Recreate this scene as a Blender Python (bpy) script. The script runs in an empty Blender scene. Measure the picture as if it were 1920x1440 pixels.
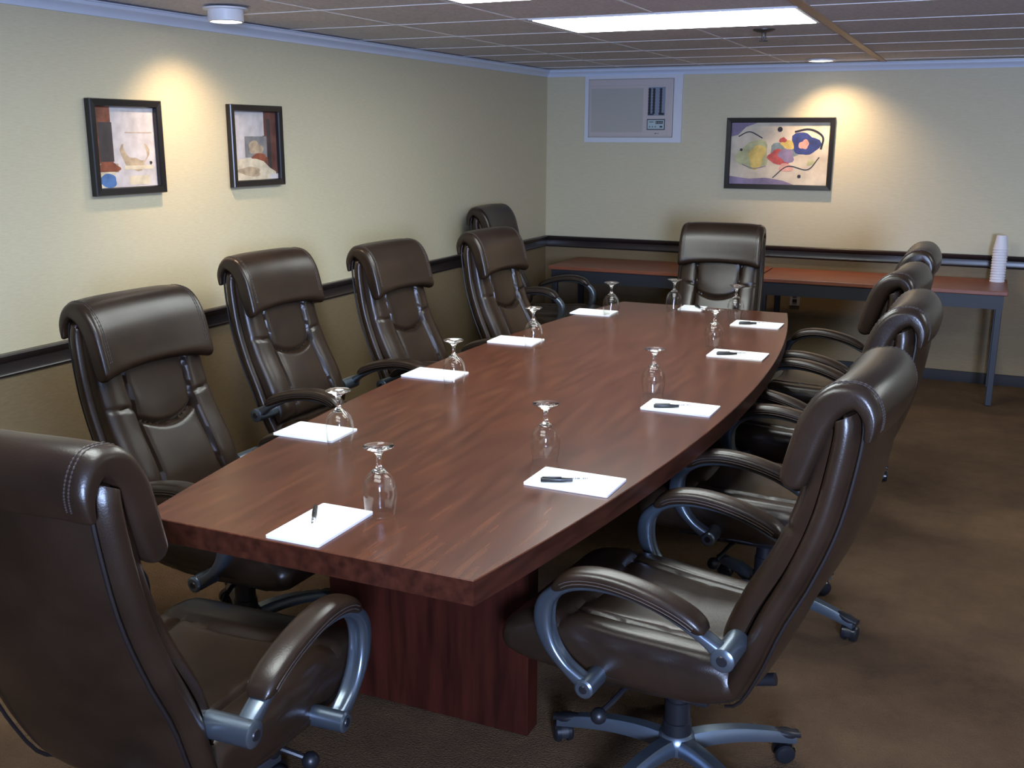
import bpy, bmesh, math, random
from mathutils import Vector, Matrix
PI = math.pi
random.seed(7)
SC = bpy.context.scene
COL = SC.collection

# ------------------------------------------------------------------ materials
def new_mat(name):
    m = bpy.data.materials.new(name); m.use_nodes = True
    nt = m.node_tree; b = nt.nodes['Principled BSDF']
    return m, nt, b

def simple(name, col, rough=.5, metal=0., spec=.5, bump=0., bscale=200., coat=0.):
    m, nt, b = new_mat(name)
    b.inputs['Base Color'].default_value = (*col, 1)
    b.inputs['Roughness'].default_value = rough
    b.inputs['Metallic'].default_value = metal
    b.inputs['Specular IOR Level'].default_value = spec
    b.inputs['Coat Weight'].default_value = coat
    if bump:
        tc = nt.nodes.new('ShaderNodeTexCoord'); n = nt.nodes.new('ShaderNodeTexNoise')
        n.inputs['Scale'].default_value = bscale; n.inputs['Detail'].default_value = 3
        bp = nt.nodes.new('ShaderNodeBump'); bp.inputs['Strength'].default_value = bump
        bp.inputs['Distance'].default_value = .002
        nt.links.new(tc.outputs['Object'], n.inputs['Vector'])
        nt.links.new(n.outputs['Fac'], bp.inputs['Height'])
        nt.links.new(bp.outputs['Normal'], b.inputs['Normal'])
    return m

def ramp(nt, fac, stops):
    r = nt.nodes.new('ShaderNodeValToRGB')
    e = r.color_ramp.elements
    while len(e) < len(stops): e.new(.5)
    for el, (p, c) in zip(e, stops):
        el.position = p; el.color = (*c, 1)
    nt.links.new(fac, r.inputs['Fac'])
    return r.outputs['Color']

def noise_col(name, stops, scale=(1, 1, 1), nscale=5., detail=4., rough=.5, spec=.5, bump=0., bdist=.002,
              bscale=None, distort=0., coat=0., metal=0., nrough=.5):
    m, nt, b = new_mat(name)
    tc = nt.nodes.new('ShaderNodeTexCoord'); mp = nt.nodes.new('ShaderNodeMapping')
    mp.inputs['Scale'].default_value = scale
    n = nt.nodes.new('ShaderNodeTexNoise'); n.inputs['Scale'].default_value = nscale
    n.inputs['Detail'].default_value = detail; n.inputs['Distortion'].default_value = distort
    n.inputs['Roughness'].default_value = nrough
    nt.links.new(tc.outputs['Object'], mp.inputs['Vector']); nt.links.new(mp.outputs['Vector'], n.inputs['Vector'])
    nt.links.new(ramp(nt, n.outputs['Fac'], stops), b.inputs['Base Color'])
    b.inputs['Roughness'].default_value = rough; b.inputs['Specular IOR Level'].default_value = spec
    b.inputs['Coat Weight'].default_value = coat; b.inputs['Metallic'].default_value = metal
    if bump:
        n2 = nt.nodes.new('ShaderNodeTexNoise'); n2.inputs['Scale'].default_value = bscale or nscale
        n2.inputs['Detail'].default_value = 4
        nt.links.new(mp.outputs['Vector'], n2.inputs['Vector'])
        bp = nt.nodes.new('ShaderNodeBump'); bp.inputs['Strength'].default_value = bump
        bp.inputs['Distance'].default_value = bdist
        nt.links.new(n2.outputs['Fac'], bp.inputs['Height']); nt.links.new(bp.outputs['Normal'], b.inputs['Normal'])
    return m

def emis(name, col, strength):
    m, nt, b = new_mat(name)
    b.inputs['Base Color'].default_value = (*col, 1)
    b.inputs['Emission Color'].default_value = (*col, 1)
    b.inputs['Emission Strength'].default_value = strength
    return m

LEATHER = noise_col('brown_leather', [(.35, (.0180, .0098, .0058)), (.65, (.027, .0150, .0090))], nscale=9, detail=5,
                    rough=.31, spec=.50, bump=.25, bdist=.0012, bscale=260)
SEAM = simple('dark_seam', (.012, .008, .008), .5)
THREAD = simple('leather_thread', (.06, .045, .04), .5)
METAL = noise_col('graphite_metal', [(.3, (.15, .185, .23)), (.7, (.19, .23, .28))], nscale=4, rough=.30, metal=.82, spec=.5)
BLACKPL = simple('black_plastic', (.012, .012, .015), .38)
CASTER = simple('caster_black', (.010, .011, .014), .28)
STEEL = simple('bright_steel', (.6, .62, .65), .25, 1.)

def wood(name, stops, axis, rough, nscale=2.2, coat=0., spec=.5):
    sc = [17., 17., 17.]; sc[axis] = 1.7
    return noise_col(name, stops, scale=tuple(sc), nscale=nscale, detail=3, rough=rough, distort=.0, coat=coat, spec=spec, nrough=.5)
TOPWOOD = wood('mahogany_laminate', [(.15, (.042, .0118, .0058)), (.5, (.082, .0236, .0112)), (.85, (.136, .044, .0205))], 1, .27, spec=.36)
EDGEWOOD = wood('mahogany_edge', [(.3, (.026, .007, .004)), (.7, (.068, .019, .010))], 1, .38, spec=.25)
BASEWOOD = wood('mahogany_panel', [(.3, (.024, .0055, .0035)), (.7, (.058, .012, .007))], 2, .42, spec=.2)
CHERRY = wood('cherry_laminate', [(.3, (.17, .052, .028)), (.7, (.26, .085, .045))], 0, .38)
CHERRYEDGE = simple('cherry_edge', (.13, .04, .025), .4)
SIDEFRAME = simple('side_table_grey_steel', (.016, .018, .025), .5)
CARPET = noise_col('brown_carpet', [(.3, (.072, .043, .025)), (.5, (.115, .068, .037)), (.7, (.165, .100, .052))],
                   nscale=1.7, detail=12, rough=.95, spec=.1, bump=1., bdist=.006, bscale=170, nrough=.72)

def wallpaper(name, a, b_):
    m, nt, b = new_mat(name)
    tc = nt.nodes.new('ShaderNodeTexCoord')
    mp = nt.nodes.new('ShaderNodeMapping'); mp.inputs['Scale'].default_value = (9, 9, 120)
    n = nt.nodes.new('ShaderNodeTexNoise'); n.inputs['Scale'].default_value = 3; n.inputs['Detail'].default_value = 5
    n.inputs['Roughness'].default_value = .7
    nt.links.new(tc.outputs['Object'], mp.inputs['Vector']); nt.links.new(mp.outputs['Vector'], n.inputs['Vector'])
    nt.links.new(ramp(nt, n.outputs['Fac'], [(.3, a), (.7, b_)]), b.inputs['Base Color'])
    b.inputs['Roughness'].default_value = .6; b.inputs['Specular IOR Level'].default_value = .25
    bp = nt.nodes.new('ShaderNodeBump'); bp.inputs['Strength'].default_value = .35; bp.inputs['Distance'].default_value = .0015
    nt.links.new(n.outputs['Fac'], bp.inputs['Height']); nt.links.new(bp.outputs['Normal'], b.inputs['Normal'])
    return m
WALLPAPER = wallpaper('beige_wallpaper', (.55, .495, .345), (.63, .575, .41))
WAINSCOT = wallpaper('tan_wallpaper', (.175, .125, .068), (.225, .165, .092))
RAILWOOD = simple('dark_rail_wood', (.022, .016, .016), .30, spec=.6)
BASEB = simple('dark_baseboard', (.014, .012, .014), .6, spec=.25)
CROWN = simple('cool_lit_white_crown', (.60, .67, .80), .22)  # white trim with the bluish cast of the light put into its colour
GRIDM = simple('grid_white', (.86, .87, .90), .5)
STRIPM = simple('tan_strip', (.42, .30, .20), .5)
TILE = noise_col('ceiling_tile', [(.35, (.57, .555, .59)), (.65, (.70, .68, .71))], nscale=60, detail=4, rough=.9, spec=.1,
                 bump=.6, bdist=.003, bscale=90)
DIFF = emis('fluorescent_diffuser', (.93, 1.0, .97), 8.2)
WHITEP = simple('white_plastic', (.75, .76, .80), .4)
PAPER = simple('white_paper', (.92, .92, .93), .6, spec=.2)
INK = simple('grey_ink', (.12, .12, .13), .6)
PENBLACK = simple('pen_black', (.008, .008, .01), .3)
FRAME = simple('black_frame', (.010, .008, .009), .28)
FOAM = simple('white_foam', (.78, .76, .82), .6)
ACBODY = simple('ac_beige_plastic', (.52, .47, .46), .5)
ACGRILLE = simple('ac_grille', (.44, .42, .38), .6)
ACDARK = simple('ac_dark_slot', (.012, .016, .028), .5)
ACBLUE = simple('ac_blue_grey', (.22, .26, .34), .45)
ACPANEL = simple('ac_panel', (.42, .52, .55), .4)

def glass_mat():
    m, nt, b = new_mat('clear_glass')
    b.inputs['Base Color'].default_value = (1, 1, 1, 1)
    b.inputs['Roughness'].default_value = .0
    b.inputs['Transmission Weight'].default_value = 1
    b.inputs['IOR'].default_value = 1.48
    return m
GLASS = glass_mat()
def thin_glass():
    m, nt, b = new_mat('thin_clear_glass'); nt.nodes.remove(b)
    out = [n for n in nt.nodes if n.type == 'OUTPUT_MATERIAL'][0]
    lw = nt.nodes.new('ShaderNodeLayerWeight'); lw.inputs['Blend'].default_value = .5
    pw = nt.nodes.new('ShaderNodeMath'); pw.operation = 'POWER'; pw.inputs[1].default_value = 3.5
    nt.links.new(lw.outputs['Facing'], pw.inputs[0])
    fr = nt.nodes.new('ShaderNodeMath'); fr.operation = 'MULTIPLY_ADD'; fr.inputs[1].default_value = .55; fr.inputs[2].default_value = .035
    nt.links.new(pw.outputs[0], fr.inputs[0])
    tr = nt.nodes.new('ShaderNodeBsdfTransparent'); tr.inputs['Color'].default_value = (.985, .99, .985, 1)
    gl = nt.nodes.new('ShaderNodeBsdfGlossy'); gl.inputs['Roughness'].default_value = .02
    mx = nt.nodes.new('ShaderNodeMixShader')
    nt.links.new(fr.outputs[0], mx.inputs[0]); nt.links.new(tr.outputs[0], mx.inputs[1]); nt.links.new(gl.outputs[0], mx.inputs[2])
    nt.links.new(mx.outputs[0], out.inputs['Surface'])
    return m
THINGLASS = thin_glass()

# ------------------------------------------------------------------ object helpers
def obj(name, bm, mats, parent=None, smooth=True, loc=None):
    bmesh.ops.recalc_face_normals(bm, faces=bm.faces[:])
    me = bpy.data.meshes.new(name); bm.to_mesh(me); bm.free()
    if not isinstance(mats, (list, tuple)): mats = [mats]
    for m in mats: me.materials.append(m)
    if smooth:
        for p in me.polygons: p.use_smooth = True
        try: me.set_sharp_from_angle(angle=math.radians(38))
        except Exception: pass
    o = bpy.data.objects.new(name, me); COL.objects.link(o)
    if parent: o.parent = parent
    if loc: o.location = loc
    return o

def thing(name, label, cat, loc=(0, 0, 0), rotz=0, group=None):
    o = bpy.data.objects.new(name, None); COL.objects.link(o)
    o.empty_display_size = .1
    o.location = loc; o.rotation_euler = (0, 0, rotz)
    o['label'] = label; o['category'] = cat
    if group: o['group'] = group
    return o

def tag(o, label, cat, group=None):
    o['label'] = label; o['category'] = cat
    if group: o['group'] = group
    return o

def struct(name, bm, mats, parent=None, smooth=False):
    o = obj(name, bm, mats, parent, smooth)
    if parent is None: o['kind'] = 'structure'
    return o

def dup(root, loc, rotz, label=None, group=None):
    r = root.copy(); COL.objects.link(r); r.location = loc; r.rotation_euler = (0, 0, rotz)
    if label: r['label'] = label
    if group: r['group'] = group
    for ch in list(root.children):
        c = ch.copy(); COL.objects.link(c); c.parent = r
        for g in list(ch.children):
            d = g.copy(); COL.objects.link(d); d.parent = c
    return r

def box(bm, x0, x1, y0, y1, z0, z1, mi=0, bev=0.):
    r = bmesh.ops.create_cube(bm, size=1)
    vs = r['verts']
    for v in vs:
        v.co = Vector(((x0 + x1) / 2 + v.co.x * (x1 - x0), (y0 + y1) / 2 + v.co.y * (y1 - y0), (z0 + z1) / 2 + v.co.z * (z1 - z0)))
    fs = set(f for v in vs for f in v.link_faces)
    for f in fs: f.material_index = mi
    if bev:
        es = list(set(e for v in vs for e in v.link_edges))
        r2 = bmesh.ops.bevel(bm, geom=es, offset=bev, segments=2, affect='EDGES', profile=.5)
        for f in r2['faces']: f.material_index = mi

def cyl(bm, p0, p1, r0, r1=None, seg=20, mi=0, caps=True):
    r1 = r0 if r1 is None else r1
    p0 = Vector(p0); p1 = Vector(p1); d = (p1 - p0).normalized()
    a = d.orthogonal().normalized(); b = d.cross(a)
    R = []
    for p, r in ((p0, r0), (p1, r1)):
        R.append([bm.verts.new(p + a * (r * math.cos(2 * PI * i / seg)) + b * (r * math.sin(2 * PI * i / seg))) for i in range(seg)])
    for i in range(seg):
        f = bm.faces.new((R[0][i], R[0][(i + 1) % seg], R[1][(i + 1) % seg], R[1][i])); f.material_index = mi
    if caps:
        for q in R:
            f = bm.faces.new(q); f.material_index = mi

def lathe(bm, prof, seg=40, axis=(0, 0), mi=0, closed=False):
    rings = []
    for r, z in prof:
        if r < 1e-6: rings.append([bm.verts.new((axis[0], axis[1], z))])
        else: rings.append([bm.verts.new((axis[0] + r * math.cos(2 * PI * i / seg), axis[1] + r * math.sin(2 * PI * i / seg), z)) for i in range(seg)])
    n = len(rings)
    for k in range(n if closed else n - 1):
        A, B = rings[k], rings[(k + 1) % n]
        for i in range(seg):
            j = (i + 1) % seg
            if len(A) == 1 and len(B) == 1: continue
            if len(A) == 1: f = bm.faces.new((A[0], B[i], B[j]))
            elif len(B) == 1: f = bm.faces.new((A[i], A[j], B[0]))
            else: f = bm.faces.new((A[i], A[j], B[j], B[i]))
            f.material_index = mi

def catmull(pts, n):
    """resample an open polyline of tuples smoothly into n points (uniform in parameter)"""
    P = [tuple(2 * a - b for a, b in zip(pts[0], pts[1]))] + list(pts) + [tuple(2 * a - b for a, b in zip(pts[-1], pts[-2]))]
    out = []; m = len(pts) - 1
    for k in range(n):
        t = k / (n - 1) * m; i = min(int(t), m - 1); u = t - i
        p0, p1, p2, p3 = P[i], P[i + 1], P[i + 2], P[i + 3]
        out.append(tuple(.5 * (2 * b + (c - a) * u + (2 * a - 5 * b + 4 * c - d) * u * u + (3 * b - a - 3 * c + d) * u ** 3)
                         for a, b, c, d in zip(p0, p1, p2, p3)))
    return out

def sweep(bm, path, secfn, up_hint=Vector((1, 0, 0)), mi=0, cap=True):
    """path: list of Vectors; secfn(k,t)-> list of (a,b) offsets along (side, normal); side ~ up_hint"""
    rings = []; n = len(path)
    for k, p in enumerate(path):
        d = (path[min(k + 1, n - 1)] - path[max(k - 1, 0)]).normalized()
        side = (up_hint - d * up_hint.dot(d)).normalized(); nor = side.cross(d)
        rings.append([bm.verts.new(p + side * a + nor * b) for a, b in secfn(k, k / (n - 1))])
    m = len(rings[0])
    for k in range(n - 1):
        for i in range(m):
            f = bm.faces.new((rings[k][i], rings[k][(i + 1) % m], rings[k + 1][(i + 1) % m], rings[k + 1][i])); f.material_index = mi
    if cap:
        for r in (rings[0], rings[-1]):
            f = bm.faces.new(r); f.material_index = mi
    return rings

def superell(a, b, n=4., m=24):
    out = []
    for i in range(m):
        t = 2 * PI * (i + .5) / m; c, s = math.cos(t), math.sin(t)
        out.append((a * abs(c) ** (2 / n) * (1 if c >= 0 else -1), b * abs(s) ** (2 / n) * (1 if s >= 0 else -1)))
    return out

def tube(bm, pts, r, seg=8, mi=0, mod=None):
    path = [Vector(p) for p in pts]; n = len(path)
    rings = []; ref = None
    for k, p in enumerate(path):
        d = (path[min(k + 1, n - 1)] - path[max(k - 1, 0)]).normalized()
        if ref is None: ref = d.orthogonal().normalized()
        ref = (ref - d * ref.dot(d)).normalized(); b = d.cross(ref)
        rr = r * (mod[k % len(mod)] if mod else 1)
        rings.append([bm.verts.new(p + ref * (rr * math.cos(2 * PI * i / seg)) + b * (rr * math.sin(2 * PI * i / seg))) for i in range(seg)])
    for k in range(n - 1):
        for i in range(seg):
            f = bm.faces.new((rings[k][i], rings[k][(i + 1) % seg], rings[k + 1][(i + 1) % seg], rings[k + 1][i])); f.material_index = mi
    for q in (rings[0], rings[-1]): bm.faces.new(q).material_index = mi

def offset_poly(P, d):
    """inset closed ccw/cw polygon of (s,z) by d using averaged normals (towards the inside)"""
    n = len(P); A = sum(P[i][0] * P[(i + 1) % n][1] - P[(i + 1) % n][0] * P[i][1] for i in range(n))
    sg = 1 if A > 0 else -1; out = []
    for i in range(n):
        a, b = P[i - 1], P[(i + 1) % n]; tx, ty = b[0] - a[0], b[1] - a[1]; l = math.hypot(tx, ty) or 1
        out.append((P[i][0] - sg * ty / l * d, P[i][1] + sg * tx / l * d))
    return out

def pillow(bm, P, hw, rx, rin, nmid=24, nend=6, warp=None, mi=0):
    """closed side profile P [(s,z)] extruded over x in [-hw,hw], ends rounded: rx along x, rin inset"""
    st = []
    for k in range(nend + 1):
        a = PI / 2 * k / nend; st.append((-hw + rx * (1 - math.sin(a)), rin * (1 - math.cos(PI / 2 - a)) if False else rin * (1 - math.sin(a)) ))
    # proper quarter circle: x = -hw + rx(1-cos b), inset = rin(1-sin b)
    st = [(-hw + rx * (1 - math.cos(b)), rin * (1 - math.sin(b))) for b in [PI / 2 * k / nend for k in range(nend + 1)]]
    mid = [(-hw + rx + (2 * hw - 2 * rx) * k / nmid, 0) for k in range(1, nmid)]
    st = st + mid + [(-x, i) for x, i in st[::-1]]
    rings = []
    for x, ins in st:
        Q = P(ins / rin) if callable(P) else (offset_poly(P, ins) if ins > 1e-6 else P)
        ring = []
        for j, (s, z) in enumerate(Q):
            co = Vector((x, s, z))
            if warp: co = warp(co, 0)
            ring.append(bm.verts.new(co))
        rings.append(ring)
    m = len(rings[0])
    for k in range(len(rings) - 1):
        for i in range(m):
            f = bm.faces.new((rings[k][i], rings[k][(i + 1) % m], rings[k + 1][(i + 1) % m], rings[k + 1][i])); f.material_index = mi
    for r in (rings[0], rings[-1]):
        bm.faces.new(r).material_index = mi

def closed_smooth(pts, n):
    m = len(pts); out = []
    for k in range(n):
        t = k / n * m; i = int(t); u = t - i
        p0, p1, p2, p3 = pts[(i - 1) % m], pts[i % m], pts[(i + 1) % m], pts[(i + 2) % m]
        out.append(tuple(.5 * (2 * b + (c - a) * u + (2 * a - 5 * b + 4 * c - d) * u * u + (3 * b - a - 3 * c + d) * u ** 3)
                         for a, b, c, d in zip(p0, p1, p2, p3)))
    return out

def band(center, th):
    """closed polygon around an open centre line with thickness list th (half), rounded tips"""
    n = len(center); L, Rr = [], []
    for k, (s, z) in enumerate(center):
        a, b = center[max(k - 1, 0)], center[min(k + 1, n - 1)]
        dx, dz = b[0] - a[0], b[1] - a[1]; l = math.hypot(dx, dz); nx, nz = -dz / l, dx / l
        h = th(k / (n - 1))
        L.append((s + nx * h, z + nz * h)); Rr.append((s - nx * h, z - nz * h))
    def tip(p, q, c):   # half circle from p to q around c
        out = []; a0 = math.atan2(p[1] - c[1], p[0] - c[0]); r = math.hypot(p[0] - c[0], p[1] - c[1])
        a1 = math.atan2(q[1] - c[1], q[0] - c[0])
        return a0, a1, r
    end = []
    def arc(p, q, c, d):
        r = math.hypot(p[0] - c[0], p[1] - c[1]); u = ((p[0] - c[0]) / r, (p[1] - c[1]) / r)
        return [(c[0] + r * (u[0] * math.cos(t) + d[0] * math.sin(t)), c[1] + r * (u[1] * math.cos(t) + d[1] * math.sin(t)))
                for t in [PI * k / 8 for k in range(1, 8)]]
    def dr(a, b):
        l = math.hypot(b[0] - a[0], b[1] - a[1]); return ((b[0] - a[0]) / l, (b[1] - a[1]) / l)
    return L + arc(L[-1], Rr[-1], center[-1], dr(center[-2], center[-1])) + Rr[::-1] + arc(Rr[0], L[0], center[0], dr(center[1], center[0]))

# ------------------------------------------------------------------ the executive chair (local: x = sitter's right, y = forward)
REAR = [(-.150, .335), (-.225, .365), (-.285, .47), (-.335, .59), (-.398, .72), (-.442, .85), (-.466, .98), (-.474, 1.07), (-.462, 1.122), (-.442, 1.142)]
def rear_at(t):
    P = catmull(REAR, 161); k = max(0, min(160, t * 160)); i = min(int(k), 159); u = k - i
    return tuple(a + (b - a) * u for a, b in zip(P[i], P[i + 1]))

def shell_w(u):
    return .205 + .055 * math.sin(min(1, u / .34) * PI / 2) - .022 * max(0, (u - .34) / .66) ** 1.2

def back_warp_s(x):            # the back is dished: its sides come forward
    return .022 * (abs(x) / .25) ** 2.2

def make_chair(label):
    t = thing('executive_chair', label, 'chair', group='brown leather executive chairs')
    # --- shell
    bm = bmesh.new(); N = 56; path = []
    pts = [rear_at(k / (N - 1)) for k in range(N)]
    rings = []
    for k in range(N):
        a, b = pts[max(k - 1, 0)], pts[min(k + 1, N - 1)]
        ds, dz = b[0] - a[0], b[1] - a[1]; l = math.hypot(ds, dz); ns, nz = dz / l, -ds / l   # forward normal
        u = k / (N - 1)
        th = .088 if u > .1 else .088 - .03 * (1 - u / .1)
        th *= 1 - .12 * max(0, (u - .85) / .15)
        w = shell_w(u)
        e = 1.
        if u > .93: e = math.sqrt(max(.05, 1 - ((u - .93) / .072) ** 2))
        if u < .04: e = math.sqrt(max(.05, 1 - ((.04 - u) / .045) ** 2))
        ring = []
        for a_, b_ in superell(w * (.94 + .06 * e), th / 2 * e, 2.6, 48):
            off = th / 2 + b_ + back_warp_s(a_) * min(1, u * 2.2)
            ring.append(bm.verts.new((a_, pts[k][0] + ns * off, pts[k][1] + nz * off)))
        rings.append(ring)
    for k in range(N - 1):
        for i in range(48):
            bm.faces.new((rings[k][i], rings[k][(i + 1) % 48], rings[k + 1][(i + 1) % 48], rings[k + 1][i]))
    bm.faces.new(rings[0]); bm.faces.new(rings[-1])
    back = obj('backrest', bm, LEATHER, t)
    # seam piping round the rear face of the shell
    for sx in (-1, 1):
        bm = bmesh.new()
        q = []
        for k in range(3, N - 8, 2):
            a, b = pts[max(k - 1, 0)], pts[min(k + 1, N - 1)]
            ds, dz = b[0] - a[0], b[1] - a[1]; l = math.hypot(ds, dz); ns, nz = dz / l, -ds / l
            u = k / (N - 1); w = shell_w(u)
            x = w * .905; off = .0085 + back_warp_s(x) * min(1, u * 2.2)
            q.append((sx * x, pts[k][0] + ns * off, pts[k][1] + nz * off))
        tube(bm, q, .0042, 6)
        obj('piping', bm, SEAM, back)
    # --- head pillow wrapped over the top
    c = catmull([(-.330, .958), (-.347, 1.02), (-.368, 1.085), (-.400, 1.132), (-.440, 1.147), (-.463, 1.137), (-.478, 1.112), (-.4815, 1.090), (-.4795, 1.068)], 44)
    def hth(u): return .031 - .020 * max(0, (u - .42) / .58) ** .8 + .004 * math.sin(PI * min(1, u * 2.2))
    P = lambda f: band(c, lambda u: hth(u) * (1 - .62 * f))
    def wp(co, j):
        x = co.x; co.y += back_warp_s(x); co.z -= .012 * (abs(x) / .245) ** 5
        if co.z < 1.0 and co.y > -.42: co.z += .020 * (1 - (x / .25) ** 2) * (1.0 - co.z) / .07
        return co
    bm = bmesh.new(); pillow(bm, P, .241, .022, .018, 26, 6, wp)
    head = obj('headrest', bm, LEATHER, t)
    # stitched bands near both ends of the pillow
    cs = c
    out = []
    for k, (s, z) in enumerate(cs):
        a, b = cs[max(k - 1, 0)], cs[min(k + 1, 43)]; dx, dz = b[0] - a[0], b[1] - a[1]; l = math.hypot(dx, dz)
        u = k / 43; h = .031 - .020 * max(0, (u - .42) / .58) ** .8 + .004 * math.sin(PI * min(1, u * 2.2)) + .0004
        out.append((s + dz / l * h, z - dx / l * h))
    for sx in (-1, 1):
        for xx in (.214, .206):
            q = []
            for k in range(2, 41):
                va = wp(Vector((sx * xx, out[k][0], out[k][1])), 0)
                if q: q += [q[-1].lerp(va, .33), q[-1].lerp(va, .66)]
                q.append(va)
            bm = bmesh.new(); tube(bm, q, .0019, 6, 0, (1, .9, .15))
            obj('stitching', bm, THREAD, head)
    # --- lumbar cushion (front padding)
    def front_base(v):       # v 0 bottom .. 1 top
        u = .20 + v * .585
        s, z = rear_at(u); s2, z2 = rear_at(u + .01); s1, z1 = rear_at(u - .01)
        ds, dz = s2 - s1, z2 - z1; l = math.hypot(ds, dz)
        return s, z, dz / l, -ds / l
    bm = bmesh.new(); NX, NV = 72, 84; grid = []
    def hgt(x, v, w):
        e = max(0, 1 - (abs(x) / w) ** 5) ** .5 * max(0, 1 - abs(2 * v - 1) ** 14) ** .5
        h = .062 - .014 * v
        xs = .124 + (.09 * (v - .42) ** 2 if v > .42 else .08 * (v - .42) ** 2)
        sm = .45 - .065 * (1 - (x / xs) ** 2)
        g = 0
        d = abs(abs(x) - xs) * 1.0
        g += .018 * math.exp(-(d / .0055) ** 2) + .005 * math.exp(-(d / .018) ** 2)
        if abs(x) < xs:
            dv = (v - sm) * .55
            g += .018 * math.exp(-(dv / .008) ** 2) + (.008 * math.exp(-(dv / .04) ** 2) if dv > 0 else 0)
            h += .008 * math.cos(x / xs * PI / 2)
        else:
            dv = (v - (.50 + .25 * (abs(x) - xs))) * .55
            g += .007 * math.exp(-(dv / .006) ** 2)
            h += .006
        h += .006 * (abs(x) / w) ** 2
        return max(.0, h - g) * e
    for iv in range(NV + 1):
        v = iv / NV; s, z, ns, nz = front_base(v); row = []
        w = .243 - .018 * v ** 1.3 - .012 * max(0, .2 - v) * 5
        for ix in range(NX + 1):
            # denser near the edge
            a = -1 + 2 * ix / NX; x = w * math.sin(a * PI / 2) * .35 + w * a * .65
            off = .070 + back_warp_s(x) * 1. + hgt(x, v, w)
            row.append(bm.verts.new((x, s + ns * off, z + nz * off)))
        grid.append(row)
    for iv in range(NV):
        for ix in range(NX):
            bm.faces.new((grid[iv][ix], grid[iv][ix + 1], grid[iv + 1][ix + 1], grid[iv + 1][ix]))
    # back side closes to the shell
    rim = grid[0] + [r[-1] for r in grid[1:]] + grid[-1][-2::-1] + [r[0] for r in grid[-2:0:-1]]
    cv = bm.verts.new((0, -.36, .75))
    for i in range(len(rim)): bm.faces.new((rim[i], rim[(i + 1) % len(rim)], cv))
    obj('back_cushion', bm, LEATHER, t)
    # --- seat
    prof = closed_smooth([(-.215, .385), (-.222, .445), (-.18, .485), (-.08, .492), (.06, .498), (.18, .505), (.28, .503), (.345, .487),
                          (.388, .452), (.396, .415), (.375, .378), (.32, .362), (.18, .352), (.02, .345), (-.12, .350)], 110)
    def ws(co, j):
        x, s, z = co
        up = max(0, min(1, (z - .44) / .05))
        if up > 0:
            g = 0
            xs = .165 + .05 * max(0, s) ** 1.2 * 2
            if s < .20:
                g += .014 * math.exp(-((abs(x) - xs) / .008) ** 2) + .004 * math.exp(-((abs(x) - xs) / .02) ** 2)
            g += .012 * math.exp(-((s - .205 - .02 * (x / .25) ** 2) / .009) ** 2)
            if abs(x) < xs and s < .2: g += .007 * (1 - (x / xs) ** 2) ** 1 * 1.2
            g += .006 * math.exp(-((s + .02) / .006) ** 2) * (abs(x) < xs)
            z -= g * up
        # sides bulge and wrinkle below the bolster
        if abs(x) > .2 and z < .47:
            z2 = (z - .35) / .12
            co.x = x * (1 + .035 * math.sin(PI * max(0, min(1, z2))) + .008 * math.sin(s * 55 + z * 60))
        co.z = z
        if s < .1: co.x *= 1 - .10 * min(1, (.1 - s) / .3)
        return co
    bm = bmesh.new(); pillow(bm, prof, .262, .045, .040, 60, 7, ws)
    seat = obj('seat', bm, LEATHER, t)
    # piping on the seat edge
    for sx in (-1, 1):
        bm = bmesh.new()
        q = []
        for k in range(28):
            s = -.16 + .36 * k / 27; x = .2585 - .004
            if s < .1: x *= 1 - .10 * min(1, (.1 - s) / .3)
            q.append((sx * (x - .004), s, .468 + .014 * (k / 27)))
        tube(bm, q, .0035, 6)
        obj('piping', bm, SEAM, seat)
    # seat pan
    bm = bmesh.new(); box(bm, -.19, .19, -.14, .26, .325, .352, bev=.01)
    obj('seat_pan', bm, BLACKPL, t)
    # --- arms
    ap = catmull([(-.215, .548), (-.165, .583), (-.08, .624), (.01, .646), (.10, .648), (.175, .628), (.222, .585), (.232, .53),
                  (.213, .472), (.172, .425), (.115, .385)], 60)
    def arm_sec(k, u):
        lat = .0215 + .003 * math.sin(PI * u)
        if u < .1: thk = .012 + .008 * (1 - u / .1)
        else: thk = .0120 + .012 * math.exp(-((u - .68) / .15) ** 2)
        if u > .9: thk = .013 + .006 * (u - .9) / .1
        out = []
        for a, b in superell(lat, thk, 3.2, 28):
            # groove along the outer faces
            if abs(a) > lat * .8: pass
            out.append((a, b * (1 - .38 * math.exp(-(a / .0075) ** 2)) if b < 0 and .35 < u < .97 else b))
        return out
    for sx in (-1, 1):
        X = sx * .320
        bm = bmesh.new()
        sweep(bm, [Vector((X, s, z)) for s, z in ap], arm_sec)
        cyl(bm, (sx * .235, -.215, .548), (sx * .344, -.215, .548), .0275, seg=28)
        cyl(bm, (sx * .344, -.215, .548), (sx * .348, -.215, .548), .0275, .022, seg=28)
        cyl(bm, (sx * .235, .115, .385), (sx * .344, .115, .385), .024, seg=28)
        cyl(bm, (sx * .344, .115, .385), (sx * .348, .115, .385), .024, .019, seg=28)
        af = obj('arm_frame', bm, METAL, t)
        for (s, z, r) in ((-.215, .548, .0135), (.115, .385, .0115)):
            bm = bmesh.new(); cyl(bm, (sx * .3465, s, z), (sx * .3505, s, z), r, r * .8, seg=18)
            obj('bolt', bm, BLACKPL, af)
        pp = catmull([(-.170, .596), (-.12, .624), (-.05, .6475), (.03, .6625), (.10, .664), (.16, .650), (.205, .618)], 40)
        def pad_sec(k, u):
            e = math.sqrt(max(.02, 1 - abs(2 * u - 1) ** 7))
            return [(a, b) for a, b in superell(.0345 * (.55 + .45 * e), .0215 * e, 2.7, 30)]
        bm = bmesh.new(); sweep(bm, [Vector((X, s, z)) for s, z in pp], pad_sec)
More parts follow.
